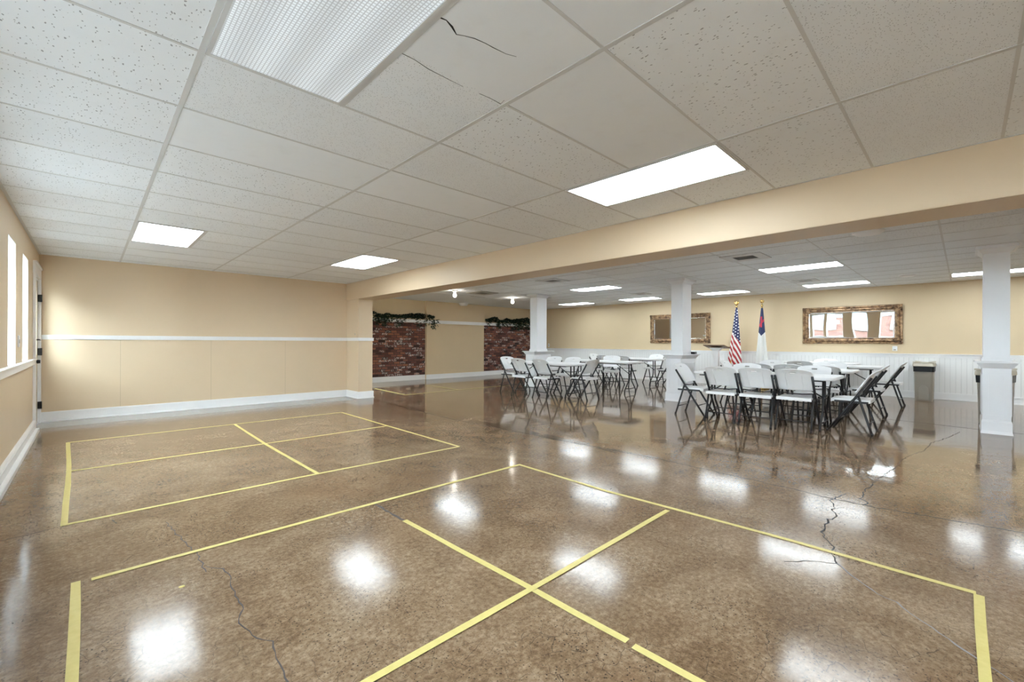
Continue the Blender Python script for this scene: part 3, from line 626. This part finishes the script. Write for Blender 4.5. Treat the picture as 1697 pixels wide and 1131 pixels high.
chairs = [
 # right-hand group, nearest table
 (6.935, 2.52, -R90, 'first chair seen from behind at the nearest table, beside the end chair'),
 (6.945, 2.05, -R90, 'middle one of three chairs seen squarely from behind at nearest table'),
 (6.995, 1.588, -R90-.02, 'largest chair seen from behind, nearest the exposed table corner'),
 (7.20, 3.105, PI+.04, 'chair in side view before the middle column, facing the nearest table end'),
 (7.35, 1.03, -.01, 'chair in side view at the bare corner of the nearest table'),
 (7.82, 2.565, R90, 'chair across the nearest table, behind the middle rear-view chair'),
 (7.82, 1.60, R90+.03, 'chair across the nearest table, behind its bare corner'),
 (9.21, 1.105, .0, 'side-view chair at the end of the second table, behind the nearest side-view one'),
 (10.885, 1.01, -.02, 'side-view chair standing alone nearest the trash can'),
 (9.20, 3.13, PI, 'chair end-on at the second table, in front of the striped flag'),
 (8.52, 2.495, -R90, 'chair on the near side of the second table, toward the striped flag'),
 (8.52, 2.02, -R90, 'chair in the middle of the second table near side'),
 (8.50, 1.53, -R90-.05, 'chair on near side of the second table, beside its bare corner'),
 (9.78, 2.72, R90, 'chair on the far side of the second table, below the white flag'),
 (9.78, 1.71, R90, 'chair on the far side of the second table, beside its bare end'),
 (10.33, 2.27, -R90, 'chair on the near side of the third table'),
 (11.62, 2.15, R90, 'chair on the far side of the third table, below the large mirror'),
 # left-hand group
 (6.955, 6.77, -R90-.03, 'rear-view chair at the left-hand table, in front of the farthest column'),
 (6.98, 6.15, -R90-.06, 'rear-view chair at the left-hand table, beside the grey table leg'),
 (7.335, 7.545, PI, 'leftmost chair of all, against the brick wall'),
 (7.425, 5.515, .02, 'chair closing the end of the left-hand table, seen from its side'),
 (8.03, 6.44, R90, 'chair on the far side of the left-hand table, facing the camera'),
 (8.03, 7.00, R90+.1, 'chair on the far side of the left-hand table, beside the column pedestal'),
 (9.83, 6.42, math.radians(120), 'angled chair pushed under the long table between two columns'),
 (10.55, 6.42, -R90, 'grey-looking chair with its slot showing, behind the long table'),
 (10.55, 7.02, -R90, 'chair half hidden behind the angled chair at the farthest table'),
 (11.35, 7.85, PI, 'farthest pale chair at the end of the farthest table'),
 (11.35, 5.62, 0, 'side-view chair partly hidden by the middle column'),
 (12.05, 6.42, R90, 'chair against the white panelling behind the farthest table'),
]
proto = make_chair()
for i, (x, y, a, lab) in enumerate(chairs):
    o = proto if i == 0 else dup(proto)
    o.location = (x, y, 0); o.rotation_euler = (0, 0, a); tag(o, lab, 'chair', 'white folding chairs around the folding tables')

# ------------------------------------------------------------------ folding tables
def make_table():
    r = empty('folding_table'); W, L, z0, z1 = .38, .915, .685, .73
    def rr(w, l, rad, z, n=6):
        p = []
        for (cx_, cy_, a0) in ((w-rad, l-rad, 0), (-w+rad, l-rad, R90), (-w+rad, -l+rad, PI), (w-rad, -l+rad, 3*R90)):
            for k in range(n+1): a = a0+R90*k/n; p.append((cx_+rad*math.cos(a), cy_+rad*math.sin(a), z))
        return p
    b = MB(); b.rings([rr(W-.03, L-.03, .05, z0+.02), rr(W-.012, L-.012, .06, z0), rr(W-.003, L-.003, .065, z0+.006), rr(W, L, .068, z0+.018), rr(W, L, .068, z1-.012), rr(W-.004, L-.004, .066, z1-.003), rr(W-.012, L-.012, .06, z1)])
    b.build('tabletop', M_plastic, r, auto=.9)
    for s in (-1, 1):
        y = s*.74
        for t in (-1, 1):
            b = MB(); b.tube([(t*.055, y, z0), (t*.055, y, .33), (t*.075, y, .26), (t*.21, y, .10), (t*.235, y, .06), (t*.24, y, .004)], .0135, 10); b.tube([(t*.24, y, 0), (t*.24, y, .03)], .0165, 10); b.build('leg', M_metal, r)
        b = MB(); b.tube([(-.21, y, .10), (0, y, .088), (.21, y, .10)], .010, 8); b.build('stretcher', M_metal, r)
        b = MB(); b.box(-.25, .25, y-.025, y+.025, z0-.02, z0+.012); b.build('leg_plate', M_metal, r)
        b = MB(); b.tube([(0, y, .42), (0, s*.34, z0-.01)], .009, 8); b.tube([(-.055, y, .42), (.055, y, .42)], .009, 8); b.build('brace', M_metal, r)
    for t in (-1, 1):
        b = MB(); b.box(t*.33-.012, t*.33+.012, -.82, .82, z0-.018, z0+.012); b.build('side_rail', M_metal, r)
    return r
tables = [(7.25, 2.075, 'nearest white folding table with a bare corner, behind three rear-view chairs'), (9.13, 2.155, 'second white folding table back from the camera'),
          (10.98, 2.01, 'third white folding table, before the panelled wall under the large mirror'), (12.37, 2.56, 'white folding table set against the panelled wall'),
          (7.40, 6.54, 'white folding table on the left with grey legs, before the farthest column'), (9.18, 6.22, 'long white folding table seen in the gap between two columns'), (11.38, 6.78, 'farthest white folding table, behind the long one')]
tp = make_table()
for i, (x, y, lab) in enumerate(tables):
    o = tp if i == 0 else dup(tp); o.location = (x, y, 0); tag(o, lab, 'table', 'white folding tables')

# ------------------------------------------------------------------ mirrors
def mirror(y0, y1, z0, z1, label):
    yc, zc = (y0+y1)/2, (z0+z1)/2; r = tag(empty('wall_mirror', (XM, yc, z0)), label, 'mirror', 'gilt framed mirrors'); r.rotation_euler = (0, -.019, 0); hy, hz = (y1-y0)/2, (z1-z0)/2; off = hz
    prof = [(0, 0), (0, .022), (.012, .034), (.030, .036), (.045, .024), (.060, .040), (.080, .046), (.098, .036), (.108, .020), (.122, .022), (.135, .010), (.135, 0)]
    b = MB()
    cor = [(-1, -1), (1, -1), (1, 1), (-1, 1)]
    vs = []; n = len(prof)
    for (sy, sz) in cor: vs += [(-d, sy*(hy-i), off+sz*(hz-i)) for i, d in prof]
    fs = []
    for c in range(4):
        for k in range(n-1): a = c*n+k; e = ((c+1) % 4)*n+k; fs.append((a, e, e+1, a+1))
    b.add(vs, fs); b.build('frame', M_frame, r)
    rnd = random.Random(3)
    def orn(cy_, cz_, dy, dz, k):
        b = MB()
        for _ in range(k):
            py, pz = cy_+rnd.uniform(-dy, dy), cz_+rnd.uniform(-dz, dz); rad = rnd.uniform(.012, .024)
            b.lathe([(rad, -.005), (rad*.95, rad*.35), (rad*.6, rad*.7), (rad*.1, rad*.85)], (0, 0, 0), 8)
            m = len(b.v)-32
            for q in range(m, m+32): x_, y_, z_ = b.v[q]; b.v[q] = (-.036-z_, py+x_, off+pz+y_*.8)
        b.build('ornament', M_frame, r)
    for (sy, sz) in cor: orn(sy*(hy-.085), sz*(hz-.07), .085, .062, 30)
    for sz in (-1, 1): orn(0, sz*(hz-.06), .09, .04, 16)
    b = MB(); g = .13; b.box(-.010, -.004, -hy+g, hy-g, off-hz+g, off+hz-g); b.build('mirror_glass', M_mirror, r)
    b = MB()                                         # bevelled rim of the glass
    for (a0, a1, c0, c1) in ((-hy+g, hy-g, -hz+g, -hz+g+.014), (-hy+g, hy-g, hz-g-.014, hz-g), (-hy+g, -hy+g+.014, -hz+g+.014, hz-g-.014), (hy-g-.014, hy-g, -hz+g+.014, hz-g-.014)): b.box(-.014, -.0102, a0, a1, off+c0, off+c1)
    b.build('glass_bevel', pmat('bevelled_mirror_rim', (.9, .9, .9), .12, 1), r)
mirror(.94, 2.81, 1.17, 2.05, 'wide bronze framed mirror reflecting windows and brick, on the back wall')
mirror(5.08, 6.95, 1.17, 2.05, 'bronze framed mirror half hidden behind the middle column')
# small wall plates
def plate(name, loc, dims, label, cat, mat=M_white, det=None):
    r = tag(empty(name, loc), label, cat); b = MB(); b.box(-dims[0]/2, dims[0]/2, -dims[1]/2, dims[1]/2, -dims[2]/2, dims[2]/2); b.build('plate', mat, r, bevel=.003)
    if det:
        b = MB(); b.box(*det); b.build('switch', M_can, r)
    return r
plate('thermostat', (XM-.012, 1.07, 1.065), (.024, .085, .105), 'small white thermostat under the corner of the large mirror', 'thermostat', det=(-.016, -.011, -.02, .02, -.04, -.015))
plate('wall_outlet', (XM-.004, 11.25, 1.07), (.008, .075, .12), 'white plate on the back wall beside the farthest column', 'outlet', det=(-.007, -.003, -.015, .015, -.03, .03))
plate('light_switch', (XL+.004, 6.72, 1.17), (.008, .08, .12), 'white switch plate between the two visible narrow windows', 'switch', det=(.003, .008, -.01, .01, -.02, .02))
plate('light_switch', (3.988, 8.83, 1.335), (.008, .075, .12), 'pale switch plate above the chair rail on the stub wall', 'switch', M_tan, (-.009, -.003, -.008, .008, -.018, .018))

# ------------------------------------------------------------------ flags
def flag_cloth(mb, zt, zb, r0, r1, seed, fold=5, cy_=0):
    rnd = random.Random(seed); n = 60; rs = []; m = 26; ph = [rnd.uniform(0, 6) for _ in range(4)]
    for i in range(m+1):
        t = i/m; z = zt+(zb-zt)*t; R = r0+(r1-r0)*t**.85; ring = []
        for k in range(n):
            a = 2*PI*k/n; f = 1 + (.05+.26*t)*math.cos(fold*a+ph[0]+.5*math.sin(3*t+ph[1])) + .10*t*math.cos((fold+4)*a+ph[2])
            zz = z + (0.05*math.cos(2*a+ph[3])*t if i == m else 0)
            ring.append((R*.72*f*math.cos(a), cy_*t + R*f*math.sin(a), zz))
        rs.append(ring)
    mb.rings(rs)
def us_mat():
    m, nt, b = newmat('stars_and_stripes_cloth'); g = NG(nt); X = g.xyz(g.obj()); y, z = X[1], X[2]
    q = g.m('SUBTRACT', z, g.m('MULTIPLY', y, 1.9)); st = g.m('LESS_THAN', g.m('FRACT', g.m('DIVIDE', g.m('ADD', q, .02), .19)), .5)
    c = g.mix(st, (.80, .76, .74), (.42, .025, .03))
    blue = g.m('GREATER_THAN', g.m('SUBTRACT', z, g.m('MULTIPLY', y, 1.4)), 1.33)
    u = g.m('DIVIDE', g.m('ADD', y, g.m('MULTIPLY', z, .055)), .058); w = g.m('DIVIDE', z, .082); iu = g.m('FLOOR', u)
    w2 = g.m('ADD', w, g.m('MULTIPLY', g.m('MODULO', g.m('ABSOLUTE', iu), 2), .5))
    du = g.m('SUBTRACT', g.m('FRACT', u), .5); dw = g.m('MULTIPLY', g.m('SUBTRACT', g.m('FRACT', w2), .5), 1.48)
    star = g.m('LESS_THAN', g.m('ADD', g.m('MULTIPLY', du, du), g.m('MULTIPLY', dw, dw)), .06)
    c = g.mix(blue, c, g.mix(star, (.012, .018, .075), (.85, .85, .86)))
    g.put(b.inputs['Base Color'], c); b.inputs['Roughness'].default_value = .6; return m
def church_mat():
    m, nt, b = newmat('white_cloth_blue_corner_red_cross'); g = NG(nt); X = g.xyz(g.obj()); y, z = X[1], X[2]
    zb = g.m('ADD', 1.36, g.m('MULTIPLY', g.m('ABSOLUTE', y), 1.3)); blue = g.m('GREATER_THAN', z, zb)
    v1 = g.m('LESS_THAN', g.m('ABSOLUTE', g.m('SUBTRACT', g.m('ADD', z, g.m('MULTIPLY', y, 1.4)), 1.70)), .035)
    v2 = g.m('MULTIPLY', g.m('LESS_THAN', g.m('ABSOLUTE', g.m('SUBTRACT', y, .006)), .020), g.m('LESS_THAN', g.m('ABSOLUTE', g.m('SUBTRACT', z, 1.72)), .14))
    c = g.mix(blue, (.76, .755, .72), (.02, .032, .10)); c = g.mix(g.m('MULTIPLY', g.m('MAXIMUM', v1, v2), blue), c, (.50, .03, .06))
    g.put(b.inputs['Base Color'], c); b.inputs['Roughness'].default_value = .6; return m
def flag(x, y, label, mat, kind):
    r = tag(empty('flag', (x, y, 0)), label, 'flag')
    b = MB(); b.tube([(0, 0, .05), (0, 0, 2.15)], .014, 12); b.build('pole', M_gold, r)
    b = MB(); b.lathe([(.17, 0), (.17, .02), (.10, .045), (.04, .09), (.03, .14)]); b.build('stand', M_gold, r)
    b = MB(); b.lathe([(.016, 2.12), (.028, 2.13), (.028, 2.15), (.014, 2.165), (.018, 2.19)])
    if kind == 'eagle':
        b.tube([(0, 0, 2.18), (0, .012, 2.22), (0, .0, 2.28), (-.01, -.012, 2.315)], [.02, .036, .024, .010], 10)
        for s in (-1, 1): b.tube([(0, s*.012, 2.205), (.005, s*.05, 2.26), (.005, s*.045, 2.33)], [.018, .018, .004], 8)
    else:
        b.lathe([(.005, 2.205), (.032, 2.215), (.047, 2.245), (.044, 2.27), (.026, 2.292), (.003, 2.298)])
    b.build('finial', M_gold, r)
    b = MB(); flag_cloth(b, 2.125 if kind == 'eagle' else 2.08, .55 if kind == 'eagle' else .5, .022, .155 if kind == 'eagle' else .125, 5 if kind == 'eagle' else 9, 5, .03 if kind == 'eagle' else 0); b.build('cloth', mat, r)
    if kind == 'eagle':
        b = MB(); rs = []
        for i in range(9):
            t = i/8; b_y = .055+.085*t
            rs.append([(-.075-.03*t, b_y-.028, .86-.30*t), (-.083-.03*t, b_y, .87-.30*t), (-.070-.03*t, b_y+.012, .86-.30*t)])
        b.rings(rs, smooth=False); b.build('fringe', pmat('gold_fringe', (.75, .38, .05), .6), r)
flag(12.45, 4.235, 'furled stars and stripes flag on a brass pole, beside the lectern', us_mat(), 'eagle')
flag(12.45, 3.62, 'furled white flag with blue corner and red cross on a brass pole', church_mat(), 'ball')

# ------------------------------------------------------------------ lectern
r = tag(empty('lectern', (11.85, 4.53, 0)), 'white lectern with a slanted brown wooden top, beside the striped flag', 'lectern')
b = MB(); b.box(-.20, .20, -.25, .25, 0, .04); b.box(-.15, .15, -.2, .2, .04, .06); b.build('base', M_white, r, bevel=.005)
b = MB(); b.box(-.055, .055, -.065, .065, .06, 1.0); b.build('post', M_white, r, bevel=.004)
b = MB(); b.frustum((-.06, .06, -.07, .07), .97, (-.09, .09, -.15, .15), 1.050); b.build('bracket', M_white, r)
b = MB(); b.box(-.20, .20, -.27, .27, 0, .022); b.box(.195, .215, -.27, .27, 0, .045); o = b.build('reading_board', M_wood, r, bevel=.003); o.location = (0, 0, 1.07); o.rotation_euler = (0, .20, 0)

# ------------------------------------------------------------------ trash cans
def trash(x, y, rz, label):
    r = tag(empty('trash_can', (x, y, 0), rz), label, 'trash can', 'taupe trash cans')
    def rr(w, l, rad, z, n=5, sag=0):
        p = []
        for (cx_, cy_, a0) in ((w-rad, l-rad, 0), (-w+rad, l-rad, R90), (-w+rad, -l+rad, PI), (w-rad, -l+rad, 3*R90)):
            for k in range(n+1): a = a0+R90*k/n; xx, yy = cx_+rad*math.cos(a), cy_+rad*math.sin(a); p.append((xx, yy, z))
        return p
    b = MB(); b.rings([rr(.132, .235, .03, 0), rr(.136, .24, .032, .012), rr(.150, .272, .036, .66), rr(.152, .275, .036, .70)]); b.build('body', M_can, r, auto=.9)
    for s in (-1, 1):                                  # pressed arch on each end
        b = MB(); pts = [(.075*math.cos(PI*k/14), .03+.20+.09*math.sin(PI*k/14)) for k in range(15)]; pts = [(.075, .03)] + pts + [(-.075, .03)]
        yy = lambda z: s*(.2395+.0335*z/.66*1.0)
        vs = [(px_, yy(z_)+s*.003, z_) for px_, z_ in pts] + [(px_*.9, yy(z_)+s*.007, z_) for px_, z_ in pts]; n = len(pts)
        b.add(vs, [(i, i+1, n+i+1, n+i) for i in range(n-1)] + [tuple(range(n, 2*n))])
        b.build('arch_panel', M_can, r)
    b = MB(); b.rings([rr(.150, .272, .036, .615), rr(.158, .281, .036, .60), rr(.160, .284, .036, .66), rr(.162, .286, .036, .715)]); b.build('bin_liner', M_bag, r, auto=.9)
    b = MB(); b.rings([rr(.160, .284, .036, .705), rr(.170, .295, .04, .715), rr(.168, .293, .04, .765), rr(.150, .275, .04, .785)])
    for s in (-1, 1):
        A = [[(-.165+.33*k/12, s*(.255), .78), (-.165+.33*k/12, s*.255, .795+.022*math.cos(2*PI*(k/12))*.6)] for k in range(13)]; B = [[(p[0], s*.293, p[2]) for p in a] for a in A]
        b.solid_grid(A, B)
    b.build('lid', M_canlid, r, auto=.8)
trash(12.52, .575, R90, 'taupe trash can with beige lid against the panelled wall, under the mirror corner')
trash(9.74, -.33, R90-.22, 'taupe trash can mostly hidden behind the nearest column')

# ------------------------------------------------------------------ ivy garlands on the brick ledges
def leaf(mb, p, s, rnd):
    a, e, t = rnd.uniform(0, 2*PI), rnd.uniform(-.9, .9), rnd.uniform(-.8, .8)
    Rm = Matrix.Rotation(a, 3, 'Z') @ Matrix.Rotation(e, 3, 'X') @ Matrix.Rotation(t, 3, 'Y')
    L = [(0, -.5, 0), (.34, -.30, .05), (.5, .02, .08), (.22, .12, .02), (0, .62, -.06), (-.22, .12, .02), (-.5, .02, .08), (-.34, -.30, .05), (0, 0, -.04)]
    vs = [Vector(p) + Rm @ (Vector(q)*s) for q in L]; mb.add(vs, [(0, 1, 8), (1, 2, 8), (2, 3, 8), (3, 4, 8), (4, 5, 8), (5, 6, 8), (6, 7, 8), (7, 0, 8)])
def garland(x0, x1, label, seed, n=1500):
    rnd = random.Random(seed); r = tag(empty('ivy_garland', ((x0+x1)/2, YA-.08, 1.868)), label, 'plant', 'ivy garlands on the brick ledges'); cxm = (x0+x1)/2; b = MB()
    back = lambda x: -.155 if PX0-.05 < x < PX1+.05 else 0                # keep off the plain wall panel that stands forward
    drops = [(rnd.uniform(x0, x1), rnd.uniform(.14, .34)) for _ in range(20)]
    hump = [(rnd.uniform(x0, x1), rnd.uniform(.04, .16), rnd.uniform(.08, .25)) for _ in range(16)]
    for _ in range(n):
        x = rnd.uniform(x0, x1); top = .07 + sum(h*math.exp(-((x-c)/w)**2) for c, h, w in hump)*.5
        z = top*rnd.random()**.8; leaf(b, (x-cxm, rnd.uniform(-.10, .025)+back(x), z+.035), rnd.uniform(.05, .08), rnd)
    for (x, d) in drops:
        for k in range(int(d*130)):
            t = rnd.random(); xx = x+rnd.gauss(0, .13*(1.1-t)); leaf(b, (xx-cxm, -.13+rnd.uniform(-.03, .01)+back(xx)*.6, .03-t*d), rnd.uniform(.045, .07), rnd)
    b.build('leaves', M_leaf, r, fix=False)
    b = MB(); pts = [(x0-cxm+(PX0-.08-x0 if x0 < PX0 else x1-x0)*k/20, rnd.uniform(-.05, .0), .03+rnd.uniform(0, .04)) for k in range(21)]; b.tube(pts, .008, 6); b.build('stem', M_stem, r)
garland(XA+.1, PX0+.16, 'dark ivy garland on the ledge over the left brick panel', 11, 1300)
garland(PX1+.10, XM-.16, 'dark ivy garland on the ledge over the right brick panel', 23, 1100)

# ------------------------------------------------------------------ outside, seen through the windows and in the mirrors
b = MB(); b.box(-40, -.73, -40, 40, -.25, -.15); b.box(-.73, 3.95, YW+.16, 40, -.25, -.15); tag(b.build('ground', pmat('dark_asphalt', (.13, .13, .13), .9)), kind='structure')
h = tag(empty('neighbouring_building', (-6.2, 3, 0)), 'red brick building outside the windows, seen only in the large mirror', 'building')
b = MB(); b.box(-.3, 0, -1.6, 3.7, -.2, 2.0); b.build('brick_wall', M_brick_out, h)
b = MB()
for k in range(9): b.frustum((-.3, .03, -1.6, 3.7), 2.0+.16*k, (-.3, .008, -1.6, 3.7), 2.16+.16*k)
b.build('siding', pmat('dimmed_siding', (.055, .060, .068), .6), h)  # pale siding, its colour darkened to offset the strong daylight
for y in (2.2, 4.2, 5.9):
    b = MB(); yy = y-3
    for q in ((yy-.6, yy+.6, 1.25, 1.35), (yy-.6, yy+.6, 2.65, 2.75), (yy-.6, yy-.5, 1.35, 2.65), (yy+.5, yy+.6, 1.35, 2.65), (yy-.03, yy+.03, 1.35, 2.65)): b.box(0, .07, *q)
    w = b.build('window', pmat('dimmed_window_frame', (.11, .11, .11), .5), h); b = MB(); b.box(.02, .035, yy-.5, yy+.5, 1.35, 2.65); b.build('pane', pmat('dark_window_pane', (.10, .14, .18), .08), w)  # white frames, darkened in colour to offset the strong daylight
def tree(x, y, label, seed):
    rnd = random.Random(seed); r = tag(empty('tree', (x, y, -.15)), label, 'tree', 'green trees outside the side door')
    b = MB(); b.tube([(0, 0, 0), (.05, 0, 1.2), (0, .05, 2.4)], [.12, .09, .05]); b.build('trunk', M_stem, r)
    b = MB()
    for _ in range(1500):
        a, z = rnd.uniform(0, 2*PI), rnd.uniform(.3, 3.4); q = 1.1*math.sqrt(rnd.random())*(1-.35*abs(z-1.7)/1.7); leaf(b, (q*math.cos(a), q*math.sin(a), z), rnd.uniform(.12, .22), rnd)
    b.build('crown', M_leaf2, r, fix=False)
tree(2.2, 12.2, 'bright green tree outside the side door, seen in the mirror', 4)
tree(-1.4, 11.3, 'bright green tree outside, close to the far wall', 5)

# ------------------------------------------------------------------ daylight
w = bpy.data.worlds.new('sky'); S.world = w; w.use_nodes = True; bg = w.node_tree.nodes['Background']; bg.inputs[0].default_value = (.76, .88, 1, 1); bg.inputs[1].default_value = 22.0
sl = bpy.data.lights.new('sun', 'SUN'); sl.energy = 9.0; sl.angle = .01; sl.color = (1, .95, .86); so = bpy.data.objects.new('sun', sl); COL.objects.link(so)
so.rotation_euler = Vector((-.72, .25, -.65)).to_track_quat('-Z', 'Y').to_euler()
# ------------------------------------------------------------------ render look
S.view_settings.view_transform = 'Standard'; S.view_settings.look = 'None'; S.view_settings.gamma = 1; S.view_settings.use_curve_mapping = False
S.view_settings.exposure = 0.82
S.cycles.max_bounces = 14; S.cycles.diffuse_bounces = 8; S.cycles.glossy_bounces = 6; S.cycles.transparent_max_bounces = 12
S.cycles.sample_clamp_indirect = 8; S.cycles.use_denoising = True; S.cycles.caustics_reflective = True; S.cycles.blur_glossy = 1.0; S.cycles.caustics_refractive = False
